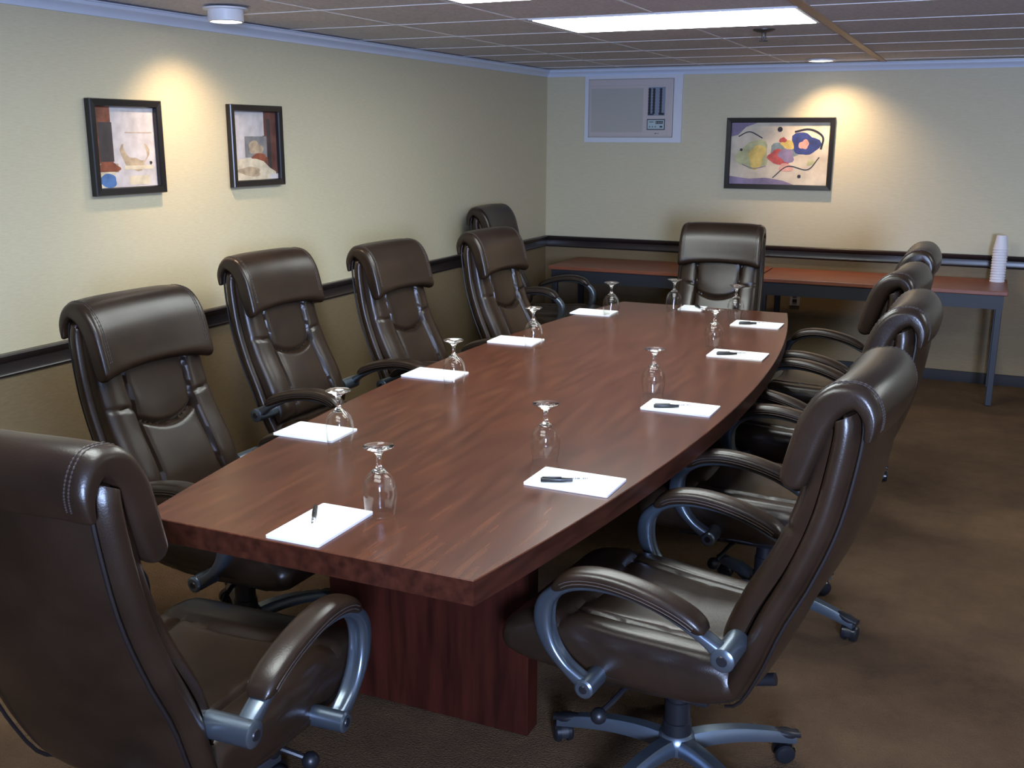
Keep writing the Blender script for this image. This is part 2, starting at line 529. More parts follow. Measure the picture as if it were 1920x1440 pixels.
        pad = obj('arm_pad', bm, LEATHER, t)
        for side in (-1, 1):
            for dz in (.002, -.006):
                q = []
                for k in range(3, 37, 2):
                    s, z = pp[k]; a, b = pp[k - 1], pp[k + 1]; ds, dzz = b[0] - a[0], b[1] - a[1]; l = math.hypot(ds, dzz)
                    q.append((X + side * .0338, s - dzz / l * dz, z + ds / l * dz))
                bm = bmesh.new(); tube(bm, q, .0014, 5)
                obj('stitching', bm, THREAD, pad)
    # --- mechanism, levers, gas lift
    bm = bmesh.new(); box(bm, -.075, .075, -.12, .13, .272, .326, bev=.012)
    box(bm, -.03, .03, .13, .19, .285, .32, bev=.008)
    cyl(bm, (0, -.25, .345), (0, -.10, .300), .016)
    mech = obj('tilt_mechanism', bm, BLACKPL, t)
    bm = bmesh.new(); cyl(bm, (0, .16, .300), (0, .16, .262), .030, .034, 20); cyl(bm, (0, .16, .262), (0, .16, .255), .034, .027, 20)
    obj('tension_knob', bm, BLACKPL, t)
    for sx in (-1, 1):
        bm = bmesh.new()
        tube(bm, [(sx * .07, .07, .300), (sx * .16, .09, .298), (sx * .20, .10, .285), (sx * .235, .115, .268)], .007, 8)
        bmesh.ops.create_uvsphere(bm, u_segments=16, v_segments=10, radius=.021, matrix=Matrix.Translation((sx * .245, .118, .262)))
        obj('lever', bm, BLACKPL, t)
    bm = bmesh.new(); lathe(bm, [(0, .275), (.030, .275), (.030, .22), (.034, .218), (.034, .16), (.038, .158), (.040, .118), (0, .118)], 28)
    obj('gas_lift', bm, BLACKPL, t)
    # --- star base
    bm = bmesh.new(); lathe(bm, [(0, .128), (.036, .128), (.046, .120), (.052, .10), (.050, .075), (.040, .068), (0, .068)], 32)
    obj('base_hub', bm, METAL, t)
    RB = .322
    for k in range(5):
        A = math.radians(BASE0 + 72 * k); d = Vector((math.cos(A), math.sin(A), 0)); n = Vector((-d.y, d.x, 0))
        bm = bmesh.new()
        lp = catmull([(.035, .098), (.10, .104), (.18, .101), (.26, .088), (.30, .078), (.338, .068)], 22)
        rings = []
        for i, (r, z) in enumerate(lp):
            u = i / 21; w = .027 - .009 * u; h = .020 - .008 * u
            sec = [(-w, -h), (w, -h), (w * 1.02, h * .1), (w * .62, h), (-w * .62, h), (-w * 1.02, h * .1)]
            rings.append([bm.verts.new(d * r + n * a + Vector((0, 0, z + b))) for a, b in sec])
        for i in range(21):
            for j in range(6):
                bm.faces.new((rings[i][j], rings[i][(j + 1) % 6], rings[i + 1][(j + 1) % 6], rings[i + 1][j]))
        bm.faces.new(rings[0]); bm.faces.new(rings[-1])
        leg = obj('base_leg', bm, METAL, t)
        bm = bmesh.new(); rings = []
        for i in range(9):
            u = i / 8; r = .245 + .105 * u; z0 = .094 - .018 * u; w = .004 + .017 * min(1, u * 1.6) ; h = .011 * min(1, u * 2.5)
            if u > .85: w *= .8; h *= .7
            rings.append([bm.verts.new(d * r + n * a + Vector((0, 0, z0 + b))) for a, b in superell(w, h + .001, 2.5, 14)])
        for i in range(8):
            for j in range(14):
                bm.faces.new((rings[i][j], rings[i][(j + 1) % 14], rings[i + 1][(j + 1) % 14], rings[i + 1][j]))
        bm.faces.new(rings[0]); bm.faces.new(rings[-1])
        obj('end_cap', bm, BLACKPL, leg)
        # caster
        cp = d * RB; ca = A + 0.9 + k * 1.3; cd = Vector((math.cos(ca), math.sin(ca), 0)); cn = Vector((-cd.y, cd.x, 0))
        cc = cp - cd * .012
        bm = bmesh.new()
        cyl(bm, cp + Vector((0, 0, .050)), cp + Vector((0, 0, .068)), .009, seg=12)
        hood = []
        for i in range(13):
            a = math.radians(-10 + 200 * i / 12)
            hood.append([bm.verts.new(cc + cd * (.0305 * math.cos(a)) + Vector((0, 0, .028 + .0305 * math.sin(a))) + cn * q) for q in (-.010, -.004, .004, .010)])
        for i in range(12):
            for j in range(3): bm.faces.new((hood[i][j], hood[i][j + 1], hood[i + 1][j + 1], hood[i + 1][j]))
        cyl(bm, cc + cn * -.010 + Vector((0, 0, .028)), cc + cn * .010 + Vector((0, 0, .028)), .020, seg=20)
        cas = obj('caster', bm, BLACKPL, t)
        for sg in (-1, 1):
            bm = bmesh.new()
            c0 = cc + Vector((0, 0, .0275))
            for (a, ra), (b, rb) in zip([(.0095, .0275), (.021, .0272), (.026, .023)], [(.021, .0272), (.026, .023), (.028, .014)]):
                cyl(bm, c0 + cn * sg * a, c0 + cn * sg * b, ra, rb, 24)
            obj('wheel', bm, CASTER, cas)
    return t

BASE0 = 0.
# ------------------------------------------------------------------ room
H = 2.150; XL = -3.18; YB = 7.65; XR = 3.4; YF = -1.7
def slab(name, x0, x1, y0, y1, z0, z1, mat):
    bm = bmesh.new(); box(bm, x0, x1, y0, y1, z0, z1)
    return struct(name, bm, mat)
slab('floor', XL - .12, XR + .12, YF - .12, YB + .12, -.1, 0, CARPET)
slab('ceiling', XL - .12, XR + .12, YF - .12, YB + .12, H + .006, H + .1, TILE)
RZ0, RZ1 = .800, .886
def wall_h(name, x0, x1, y0, y1):
    w = slab(name, x0, x1, y0, y1, 0, H + .006, WALLPAPER)
    return w
def lower(wall, x0, x1, y0, y1):
    bm = bmesh.new(); box(bm, x0, x1, y0, y1, .0, RZ0 + .02)
    obj('wainscot', bm, WAINSCOT, wall, False)
wl = wall_h('wall_left', XL - .12, XL, YF, YB); lower(wl, XL, XL + .002, YF, YB)
wb = wall_h('wall_back', XL - .12, XR + .12, YB, YB + .12); lower(wb, XL + .002, XR, YB - .002, YB)
wr = wall_h('wall_right', XR, XR + .12, YF, YB); lower(wr, XR - .002, XR, YF, YB)
# wall behind the camera; its doorway is added to let fill light in
DX0, DX1, DZ = .75, 1.6, 2.05
bm = bmesh.new()
box(bm, XL - .12, DX0, YF - .12, YF, 0, H + .006); box(bm, DX1, XR + .12, YF - .12, YF, 0, H + .006); box(bm, DX0, DX1, YF - .12, YF, DZ, H + .006)
wf = struct('wall_front', bm, simple('shade_darkened_wall', (.10, .075, .05), .7))  # dark colour stands in for the dimness of the room back here
bm = bmesh.new()
for a, b, z0, z1 in ((DX0 - .07, DX0, 0, DZ + .07), (DX1, DX1 + .07, 0, DZ + .07), (DX0, DX1, DZ, DZ + .07)):
    box(bm, a, b, YF, YF + .02, z0, z1)
struct('added_door_1', bm, RAILWOOD)  # casing of the added opening that the fill lamp shines through

def run_profile(name, prof, mat, left=True):
    """profile (d from wall, z) extruded along left wall or back wall"""
    bm = bmesh.new(); n = len(prof)
    if left: A = [(XL + d, YF, z) for d, z in prof]; B = [(XL + d, YB - d, z) for d, z in prof]
    else: A = [(XL + d, YB - d, z) for d, z in prof]; B = [(XR, YB - d, z) for d, z in prof]
    va = [bm.verts.new(p) for p in A]; vb = [bm.verts.new(p) for p in B]
    for i in range(n): bm.faces.new((va[i], va[(i + 1) % n], vb[(i + 1) % n], vb[i]))
    bm.faces.new(va); bm.faces.new(vb)
    return struct(name, bm, mat, smooth=True)
rail = [(0, RZ0), (.012, RZ0), (.016, RZ0 + .008), (.012, RZ0 + .016), (.014, RZ0 + .052), (.022, RZ0 + .060), (.030, RZ0 + .070), (.032, RZ0 + .080), (.028, RZ1), (0, RZ1)]
run_profile('trim_1', rail, RAILWOOD, True); run_profile('trim_2', rail, RAILWOOD, False)
cz = H
crown = [(0, cz - .052), (.010, cz - .052), (.012, cz - .040), (.022, cz - .028), (.034, cz - .018), (.036, cz - .006), (.044, cz - .004), (.044, cz), (0, cz)]
run_profile('trim_3', crown, CROWN, True); run_profile('trim_4', crown, CROWN, False)
base = [(0, 0), (.014, 0), (.014, .062), (.009, .074), (0, .076)]
run_profile('baseboard_left', base, BASEB, True); run_profile('baseboard_back', base, BASEB, False)

# ceiling grid (T bars) and the wide tan strip
GX = [-2.57 + .617 * k for k in range(10)]; GY = [YB + .001 - .17 - .617 * k for k in range(15)]
GY = [4.350 + .617 * k for k in range(-9, 6)]
bm = bmesh.new()
SX = GX[3]
for x in GX:
    if x >= SX: continue
    box(bm, x - .0065, x + .0065, YF, YB, H + .0045, H + .0075)
for y in GY:
    if YF < y < YB: box(bm, XL, XR, y - .0065, y + .0065, H + .004, H + .0075)
struct('trim_5', bm, GRIDM)
bm = bmesh.new(); box(bm, SX - .020, SX + .020, YF, YB, H - .001, H + .007)
struct('trim_6', bm, STRIPM)

# fluorescent troffers
def troffer(x0, x1, y0, y1, label):
    t = thing('ceiling_light', label, 'ceiling light', ((x0 + x1) / 2, (y0 + y1) / 2, H), 0, 'fluorescent ceiling lights')
    w, d = (x1 - x0) / 2, (y1 - y0) / 2; bm = bmesh.new(); q = .016
    box(bm, -w, w, -d, -d + q, .000, .007); box(bm, -w, w, d - q, d, .000, .007)
    box(bm, -w, -w + q, -d + q, d - q, .000, .007); box(bm, w - q, w, -d + q, d - q, .000, .007)
    obj('frame', bm, WHITEP, t, False)
    bm = bmesh.new(); box(bm, -w + q, w - q, -d + q, d - q, -.002, .006)
    obj('diffuser', bm, DIFF, t, False)
    return t
x0, x1 = GX[1] + .045, GX[3] - .03
troffer(x0, x1, GY[9] + .008, GY[10] - .008, 'bright fluorescent ceiling light over the far half of the conference table')
troffer(x0, x1, GY[7] + .008, GY[8] - .008, 'fluorescent ceiling light cut by the top edge of the photo')
troffer(x0, x1, GY[4] + .008, GY[5] - .008, 'added fluorescent ceiling light, unseen, over the near end of the table')  # unseen fixture, added to raise the brightness at the near end

troffer(GX[6] + .01, GX[8] - .03, GY[9] + .008, GY[10] - .008, 'added fluorescent ceiling light, unseen, to the right of the conference table')  # unseen fixture, added to brighten the carpet and back wall
# downlights
def downlight(x, y, z, r, label, depth, aim, power, surface):
    t = thing('downlight', label, 'downlight', (x, y, H), 0, 'round warm downlights')
    bm = bmesh.new()
    if surface:
        lathe(bm, [(r * .8, -.002), (r * 1.25, -.002), (r * 1.25, -.008), (r, -.010), (r, -depth), (r * .9, -depth - .003), (r * .86, -depth), (r * .86, -depth + .012), (0, -depth + .012)], 40)
    else:
        lathe(bm, [(r * 1.18, .003), (r * 1.18, -.006), (r, -.008), (r * .92, -.004), (r * .90, .000), (0, .000)], 40)
    obj('housing', bm, WHITEP, t)
    bm = bmesh.new(); zz = -depth + .004 if surface else -.004
    lathe(bm, [(r * .84, zz), (r * .6, zz - .004), (0, zz - .006)], 36)
    obj('lens', bm, LENS, t)
    L = bpy.data.lights.new('downlight_lamp', 'SPOT'); L.energy = power; L.color = (1., .70, .42); L.spot_size = math.radians(108); L.spot_blend = 1.
    L.shadow_soft_size = .03
    o = bpy.data.objects.new('downlight_lamp', L); COL.objects.link(o)
    o.location = (x, y, H + zz - .016)
    o.rotation_euler = (Vector(aim) - o.location).to_track_quat('-Z', 'Y').to_euler()
LENS = emis('downlight_lens', (1., .93, .82), 8.)
downlight(-2.835, 3.47, H, .070, 'surface mounted white downlight near the left wall, above the two small pictures', .052, (-3.18, 3.60, 1.25), 19, True)
downlight(-1.08, 7.30, H, .080, 'recessed downlight at the back wall above the wide framed picture', .0, (-.93, 7.65, 1.20), 30, False)

# sprinkler
t = thing('fire_sprinkler', 'small pendent fire sprinkler on the ceiling behind the far fluorescent light', 'sprinkler', (-1.045, 5.20, H))
bm = bmesh.new(); lathe(bm, [(0, .006), (.052, .006), (.052, .001), (.036, -.006), (.014, -.010), (.010, -.016), (.010, -.028), (0, -.028)], 28)
obj('escutcheon', bm, simple('sprinkler_brass', (.10, .09, .08), .45, .6), t)
bm = bmesh.new(); tube(bm, [(-.008, 0, -.026), (-.013, 0, -.036), (-.004, 0, -.048)], .002, 6); tube(bm, [(.008, 0, -.026), (.013, 0, -.036), (.004, 0, -.048)], .002, 6)
cyl(bm, (0, 0, -.026), (0, 0, -.048), .003, seg=8)
obj('yoke', bm, SIDEFRAME, t)
bm = bmesh.new(); lathe(bm, [(0, -.047), (.020, -.047), (.021, -.050), (0, -.050)], 20); obj('deflector', bm, SIDEFRAME, t)

# ------------------------------------------------------------------ air conditioner in its wall sleeve
ax0, ax1, az0, az1 = -2.825, -2.168, 1.652, 2.071
bm = bmesh.new(); q = .055; yf = YB - .022
fx0, fx1, fz0, fz1 = ax0 - .035, ax1 + .068, az0 - .040, az1 + .030
box(bm, fx0, ax0 - .004, yf, YB, fz0, fz1); box(bm, ax1 + .004, fx1, yf, YB, fz0, fz1)
box(bm, ax0 - .004, ax1 + .004, yf, YB, fz0, az0 - .004); box(bm, ax0 - .004, ax1 + .004, yf, YB, az1 + .004, fz1)
struct('trim_7', bm, simple('sleeve_white', (.64, .67, .74), .4))
t = thing('air_conditioner', 'beige through-wall air conditioner in a white frame high on the back wall', 'air conditioner', ((ax0 + ax1) / 2, YB, az0))
w = (ax1 - ax0) / 2; hh = az1 - az0
bm = bmesh.new(); box(bm, -w, w, -.030, 0, 0, hh, bev=.004); box(bm, -w + .012, w - .035, -.036, -.03, .012, hh - .045, bev=.002)
obj('body', bm, ACBODY, t, False)
bm = bmesh.new()
gx0, gx1, gz0, gz1 = -w + .025, w - .225, .035, hh - .065
box(bm, gx0, gx1, -.0375, -.036, gz0, gz1)
n = 38
for k in range(n):
    z = gz0 + (gz1 - gz0) * (k + .5) / n; box(bm, gx0 + .004, gx1 - .004, -.041, -.037, z - .0022, z + .0018)
obj('grille', bm, ACGRILLE, t, False)
vx0, vx1, vz0, vz1 = w - .185, w - .055, .155, hh - .060
bm = bmesh.new(); box(bm, vx0, vx1, -.0385, -.036, vz0, vz1, 0)
for a, b in ((.02, .15), (.28, .40), (.68, .80)):
    X0, X1 = vx0 + (vx1 - vx0) * a, vx0 + (vx1 - vx0) * b; box(bm, X0, X1, -.040, -.0385, vz0 + .012, vz1 - .008, 1)
    for k in range(9):
        z = vz0 + .02 + (vz1 - vz0 - .035) * k / 8; box(bm, X0 - .003, X1 + .003, -.0415, -.040, z - .003, z + .003, 2)
box(bm, vx0 + .002, vx0 + .045, -.046, -.0385, vz0 + .004, vz0 + .014, 1); box(bm, vx1 - .045, vx1 - .006, -.046, -.0385, vz0 + .004, vz0 + .018, 1)
obj('air_vent', bm, [ACBLUE, ACDARK, SIDEFRAME], t, False)
bm = bmesh.new(); px0, px1, pz0, pz1 = w - .190, w - .052, .052, .130
box(bm, px0, px1, -.0385, -.036, pz0, pz1, 1, .001); box(bm, px0 + .006, px1 - .006, -.0395, -.0385, pz0 + .006, pz1 - .006, 0)
box(bm, px1 - .070, px1 - .014, -.0405, -.0395, pz1 - .034, pz1 - .014, 1)
for k in range(4): box(bm, px1 - .065 + .013 * k, px1 - .059 + .013 * k, -.0408, -.0405, pz1 - .028, pz1 - .020, 0)
for k in range(5): box(bm, px0 + .018 + .007 * k, px0 + .023 + .007 * k, -.0402, -.0395, pz1 - .024, pz1 - .018, 1)
for k in range(3): box(bm, px0 + .018 + .022 * k, px0 + .027 + .022 * k, -.0402, -.0395, pz0 + .018, pz0 + .027, 2)
box(bm, px1 - .038, px1 - .018, -.0402, -.0395, pz0 + .017, pz0 + .028, 1)
obj('control_panel', bm, [ACPANEL, ACDARK, INK], t, False)
bm = bmesh.new()
for k, wd in enumerate((.010, .004, .006)): box(bm, w - .128 + .012 * k, w - .128 + .012 * k + wd, -.0375, -.0358, .022, .029)
obj('badge', bm, INK, t, False)

# ------------------------------------------------------------------ pictures
def frame_bm(w, h, fw, d):
    """front faces -y; centred, back at y=0"""
    bm = bmesh.new(); O = [(-w, -h), (w, -h), (w, h), (-w, h)]; I = [(-w + fw, -h + fw), (w - fw, -h + fw), (w - fw, h - fw), (-w + fw, h - fw)]
    rows = []
    for P, y in ((O, 0), (O, -d + .004), ([(a * (1 - .003 / w), b * (1 - .003 / h)) for a, b in O], -d),
                 ([(a * (1 + .004 / w), b * (1 + .004 / h)) for a, b in I], -d + .002), (I, -d + .008), (I, -.004)):
        rows.append([bm.verts.new((a, y, b)) for a, b in P])
    for r, s in zip(rows, rows[1:]):
        for i in range(4): bm.faces.new((r[i], r[(i + 1) % 4], s[(i + 1) % 4], s[i]))
    bm.faces.new(rows[0]); bm.faces.new(rows[-1])
    return bm

def soft(name, c, v=.25, sc=14., rough=.45):
    a = tuple(x * (1 - v) for x in c); b = tuple(min(1, x * (1 + v)) for x in c)
    return noise_col(name, [(.32, a), (.68, b)], nscale=sc, detail=5, rough=rough)

def poly(bm, pts, y, mi):
    vs = [bm.verts.new((a, y, b)) for a, b in pts]
    f = bm.faces.new(vs); f.material_index = mi

def blob(cx, cz_, rx, rz, seed, n=22, j=.25):
    rnd = random.Random(seed); ph = [rnd.uniform(0, 6.28) for _ in range(3)]
    return [(cx + rx * (1 + j * (math.sin(2 * a + ph[0]) * .5 + math.sin(3 * a + ph[1]) * .5 + math.sin(5 * a + ph[2]) * .3)) * math.cos(a),
             cz_ + rz * (1 + j * (math.sin(2 * a + ph[0]) * .5 + math.sin(3 * a + ph[1]) * .5 + math.sin(5 * a + ph[2]) * .3)) * math.sin(a))
            for a in [2 * PI * k / n for k in range(n)]]

def small_picture(y, zc, label, kind):
    W2, H2 = .192, .186
    t = thing('framed_picture', label, 'picture', (XL + .003, y, zc - H2), PI / 2, 'small framed abstract pictures')
    bm = frame_bm(W2, H2, .030, .028)
    for v in bm.verts: v.co.z += H2
    obj('frame', bm, FRAME, t, False)
    w, h = W2 - .029, H2 - .029
    mats = [soft('print_pale', (.55, .52, .54), .18, 16), soft('print_rust', (.22, .065, .035), .5, 18), soft('print_charcoal', (.045, .035, .038), .4, 12),
            soft('print_tan', (.42, .33, .23), .35, 22), soft('print_blue', (.07, .16, .38), .3, 20), soft('print_cream', (.62, .55, .42), .25, 18),
            soft('print_grey', (.20, .20, .21), .35, 15), soft('print_brown', (.13, .05, .04), .45, 12)]
    bm = bmesh.new()
    def R(x0, x1, z0, z1, mi, y=-.0050): poly(bm, [(x0 * w, z0 * h), (x1 * w, z0 * h), (x1 * w, z1 * h), (x0 * w, z1 * h)], y, mi)
    R(-1, 1, -1, 1, 0, -.0045)
    if kind == 0:
        R(-1, -.45, -.45, 1, 1, -.0047); R(-.86, -.42, -.35, .62, 2, -.0050)
        R(-.98, -.30, -.62, -.40, 3, -.0052); poly(bm, blob(-.62 * w, -.50 * h, .34 * w, .14 * h, 3), -.0053, 1)
        R(-1, -.42, -1, -.60, 5, -.0054); poly(bm, blob(-.66 * w, -.82 * h, .28 * w, .17 * h, 5, j=.12), -.0056, 4)
        R(-.18, .95, -.52, .34, 5, -.0049) if False else None
        poly(bm, blob(.28 * w, -.20 * h, .42 * w, .42 * h, 8), -.0050, 3); poly(bm, blob(.30 * w, .0 * h, .36 * w, .34 * h, 11), -.0052, 0)
        R(-.1, .86, -.56, -.46, 5, -.0053); R(.02, .72, -.95, -.72, 5, -.0053); R(-.02, .9, .36, .38, 3, -.0053)
        poly(bm, blob(.80 * w, -.40 * h, .04 * w, .05 * h, 4), -.0056, 2)
    else:
        R(.35, 1, -1, 1, 7, -.0047); R(.55, .72, -.8, .8, 2, -.0049); R(-1, .42, .30, 1, 0, -.0050); R(-1, -.50, -.34, .26, 0, -.0050)
        R(-.48, .52, -.34, .28, 6, -.0051); poly(bm, blob(.0 * w, -.06 * h, .32 * w, .2 * h, 9), -.0053, 3)
        poly(bm, blob(.18 * w, -.34 * h, .34 * w, .12 * h, 12), -.0054, 1)
        pts = [(-1, -1), (.92, -1), (.90, -.78), (.62, -.66), (.34, -.46), (.0, -.38), (-.4, -.36), (-1, -.40)]
        poly(bm, [(a * w, b * h) for a, b in pts], -.0055, 5); R(.60, 1, -1, -.84, 0, -.0056)
        poly(bm, blob(-.3 * w, -.75 * h, .5 * w, .14 * h, 17), -.0057, 3)
    for v in bm.verts: v.co.z += H2
    obj('print', bm, mats, t, False)

small_picture(3.222, 1.607, 'small black-framed abstract picture with a blue patch, left of the two on the left wall', 0)
small_picture(4.042, 1.607, 'small black-framed abstract picture with a dark right side and grey square, nearer the corner', 1)

# wide picture on the back wall: generic colour abstract
W2, H2 = .378, .250
t = thing('wide_framed_picture', 'wide black-framed colourful abstract picture on the back wall', 'picture', (-1.381, YB - .003, 1.289), 0)
bm = frame_bm(W2, H2, .034, .030)
for v in bm.verts: v.co.z += H2
obj('frame', bm, FRAME, t, False)
w, h = W2 - .033, H2 - .033
mats = [soft('art_cream', (.60, .52, .40), .22, 7), soft('art_yellow', (.62, .46, .12), .3, 12), soft('art_mauve', (.22, .17, .27), .35, 10), soft('art_red', (.42, .07, .06), .4, 16),
        soft('art_navy', (.03, .045, .18), .4, 14), soft('art_black', (.015, .013, .02), .2, 14), soft('art_pink', (.60, .32, .26), .25, 18), soft('art_teal', (.20, .25, .25), .4, 18),
        soft('art_green', (.42, .42, .22), .3, 12)]
bm = bmesh.new()
poly(bm, [(-w, -h), (w, -h), (w, h), (-w, h)], -.0045, 0)
poly(bm, [(-w, -h), (.35 * w, -h), (.1 * w, -.86 * h), (-.25 * w, -.78 * h), (-.6 * w, -.82 * h), (-w, -.74 * h)], -.0048, 2)
poly(bm, [(-w, h), (-w, .55 * h), (-.86 * w, .6 * h), (-.7 * w, .86 * h), (-.45 * w, h)], -.0048, 2)
for a in [(-.52, -.05, .30, .52, 21, 8), (-.45, -.1, .17, .38, 23, 1), (.10, .05, .30, .36, 31, 7), (.0, -.12, .22, .24, 33, 3), (.16, -.05, .16, .22, 35, 2),
          (.20, .30, .15, .16, 36, 1), (.52, .32, .26, .38, 41, 4), (.50, .30, .10, .15, 43, 6), (.16, -.45, .13, .15, 47, 6), (.66, -.28, .08, .10, 49, 8), (.07, .44, .07, .09, 51, 3)]:
    poly(bm, blob(a[0] * w, a[1] * h, a[2] * w, a[3] * h, a[4]), -.0049 - .0002 * (a[4] - 20) / 10, a[5])
def stroke(pts, r, y, mi):
    P = catmull([(a * w, b * h) for a, b in pts], 24)
    for p, q in zip(P, P[1:]):
        dx, dz = q[0] - p[0], q[1] - p[1]; l = math.hypot(dx, dz) or 1; nx, nz = -dz / l * r, dx / l * r
        poly(bm, [(p[0] + nx, p[1] + nz), (p[0] - nx, p[1] - nz), (q[0] - nx, q[1] - nz), (q[0] + nx, q[1] + nz)], y, mi)
stroke([(-.85, .55), (-.62, .70), (-.35, .50)], .004, -.0062, 5)
stroke([(-.1, -.78), (.2, -.4), (.6, -.5), (.82, -.1)], .0035, -.0062, 5)
stroke([(.30, .70), (.6, .78), (.86, .55), (.84, .15)], .007, -.0062, 5)
stroke([(-.75, -.35), (-.5, -.48), (-.25, -.40)], .0025, -.0062, 2)
for cx_, cz_, r_ in ((.0, .78, .018), (-.78, .12, .010), (.44, -.72, .012)):
    poly(bm, [(cx_ * w + r_ * math.cos(a), cz_ * h + r_ * math.sin(a)) for a in [2 * PI * k / 20 for k in range(20)]], -.0064, 5)
for v in bm.verts: v.co.z += H2
obj('print', bm, mats, t, False)

# wall outlet under the side tables
t = thing('wall_outlet', 'grey electrical outlet plate low on the back wall below the side tables', 'outlet', (-1.20, YB - .002, .455))
bm = bmesh.new(); box(bm, -.036, .036, -.006, 0, 0, .115, bev=.002); obj('cover_plate', bm, simple('outlet_grey', (.30, .30, .33), .4), t, False)
for z in (.036, .080):
    bm = bmesh.new(); box(bm, -.016, .016, -.008, -.006, z - .012, z + .012, bev=.003); obj('socket', bm, BLACKPL, t, False)

# ------------------------------------------------------------------ conference table
TX, TY0, TY1 = -1.352, 1.785, 5.500
WE, WM = .455, .642
def half(y):
    u = (y - (TY0 + TY1) / 2) / ((TY1 - TY0) / 2); return WE + (WM - WE) * (1 - u * u)
t = thing('conference_table', 'long boat-shaped mahogany conference table in the middle of the room', 'table', (TX, (TY0 + TY1) / 2, 0))
def outline(ins=0):
    P = []; n = 40; yc = (TY0 + TY1) / 2
    ys = [TY0 + ins + (TY1 - TY0 - 2 * ins) * k / n for k in range(n + 1)]
    P = [(half(y) - ins, y - yc) for y in ys] + [(-half(y) + ins, y - yc) for y in ys[::-1]]
    return P
bm = bmesh.new(); O = outline(); I = outline(.002)
zs = [(O, .692), (O, .748), (I, .750)]
rings = [[bm.verts.new((x, y, z)) for x, y in P] for P, z in zs]
m = len(O)
for k in range(2):
    for i in range(m):
        f = bm.faces.new((rings[k][i], rings[k][(i + 1) % m], rings[k + 1][(i + 1) % m], rings[k + 1][i])); f.material_index = 1 if k == 0 else 0
bm.faces.new(rings[0]).material_index = 1; bm.faces.new(rings[2]).material_index = 0
obj('tabletop', bm, [TOPWOOD, EDGEWOOD], t, False)
for yy, sg in ((2.375, 1), (4.84, -1)):
    bm = bmesh.new(); y0 = yy - (TY0 + TY1) / 2
    box(bm, -.325, .325, min(y0, y0 + sg * .07), max(y0, y0 + sg * .07), .008, .692, bev=.002)
    p = obj('pedestal_panel', bm, BASEWOOD, t, False)
    for x in (-.30, .30):
        bm = bmesh.new(); cyl(bm, (x, y0 + sg * .035, 0), (x, y0 + sg * .035, .010), .018)
        obj('leveler', bm, BLACKPL, p)
bm = bmesh.new(); box(bm, -.02, .02, 2.445 - (TY0 + TY1) / 2, 4.77 - (TY0 + TY1) / 2, .25, .692); obj('modesty_panel', bm, BASEWOOD, t, False)

# ------------------------------------------------------------------ side tables
def side_table(x0, x1, label):
    y0, y1, z = 6.965, 7.585, .735
    t = thing('side_table', label, 'table', ((x0 + x1) / 2, (y0 + y1) / 2, 0), 0, 'cherry side tables along the back wall')
    w, d = (x1 - x0) / 2 - .002, (y1 - y0) / 2
    bm = bmesh.new(); box(bm, -w, w, -d, d, z - .028, z, bev=.005); obj('tabletop', bm, CHERRY, t, False)
    bm = bmesh.new()
    box(bm, -w + .02, w - .02, -d + .015, -d + .035, z - .115, z - .028); box(bm, -w + .02, w - .02, d - .035, d - .015, z - .115, z - .028)
    box(bm, -w + .02, -w + .04, -d + .035, d - .035, z - .115, z - .028); box(bm, w - .04, w - .02, -d + .035, d - .035, z - .115, z - .028)
    obj('apron', bm, SIDEFRAME, t, False)
    for sx in (-1, 1):
        for sy in (-1, 1):
            cx_, cy_ = sx * (w - .042), sy * (d - .037)
            bm = bmesh.new(); box(bm, cx_ - .019, cx_ + .019, cy_ - .019, cy_ + .019, .004, z - .03, bev=.003)
            leg = obj('leg', bm, SIDEFRAME, t, False)
            bm = bmesh.new(); cyl(bm, (cx_, cy_, 0), (cx_, cy_, .006), .014); obj('foot', bm, BLACKPL, leg)
side_table(-2.875, -1.362, 'cherry-topped side table with dark frame, left of the two, nearest the corner')
side_table(-1.352, .185, 'cherry-topped side table with dark frame, right of the two, holding the cup stack')

# cup stack (upside-down foam cups)
def cup_bm():
    bm = bmesh.new()
    lathe(bm, [(.0455, .000), (.0470, .002), (.0470, .006), (.0440, .008), (.0310, .0925), (.0285, .094), (0, .094), (0, .091), (.0280, .0905), (.0415, .004), (.0430, .000)], 32, closed=False)
    return bm
N = 13; cups = []
for k in range(N):
    lab = 'white foam cup nested upside down in the tall stack on the side table'
    if k == N - 1: lab = 'topmost white foam cup of the tall stack on the right end of the side table'
    if k == 0: lab = 'lowest white foam cup, resting on the tabletop under the tall cup stack'
    if k == 0:
        o = obj('foam_cup', cup_bm(), FOAM)
    else:
        o = cups[0].copy(); COL.objects.link(o)
    o.location = (.120, 7.45, .735 + .0175 * k); tag(o, lab, 'cup', 'foam cups stacked on the side table'); cups.append(o)

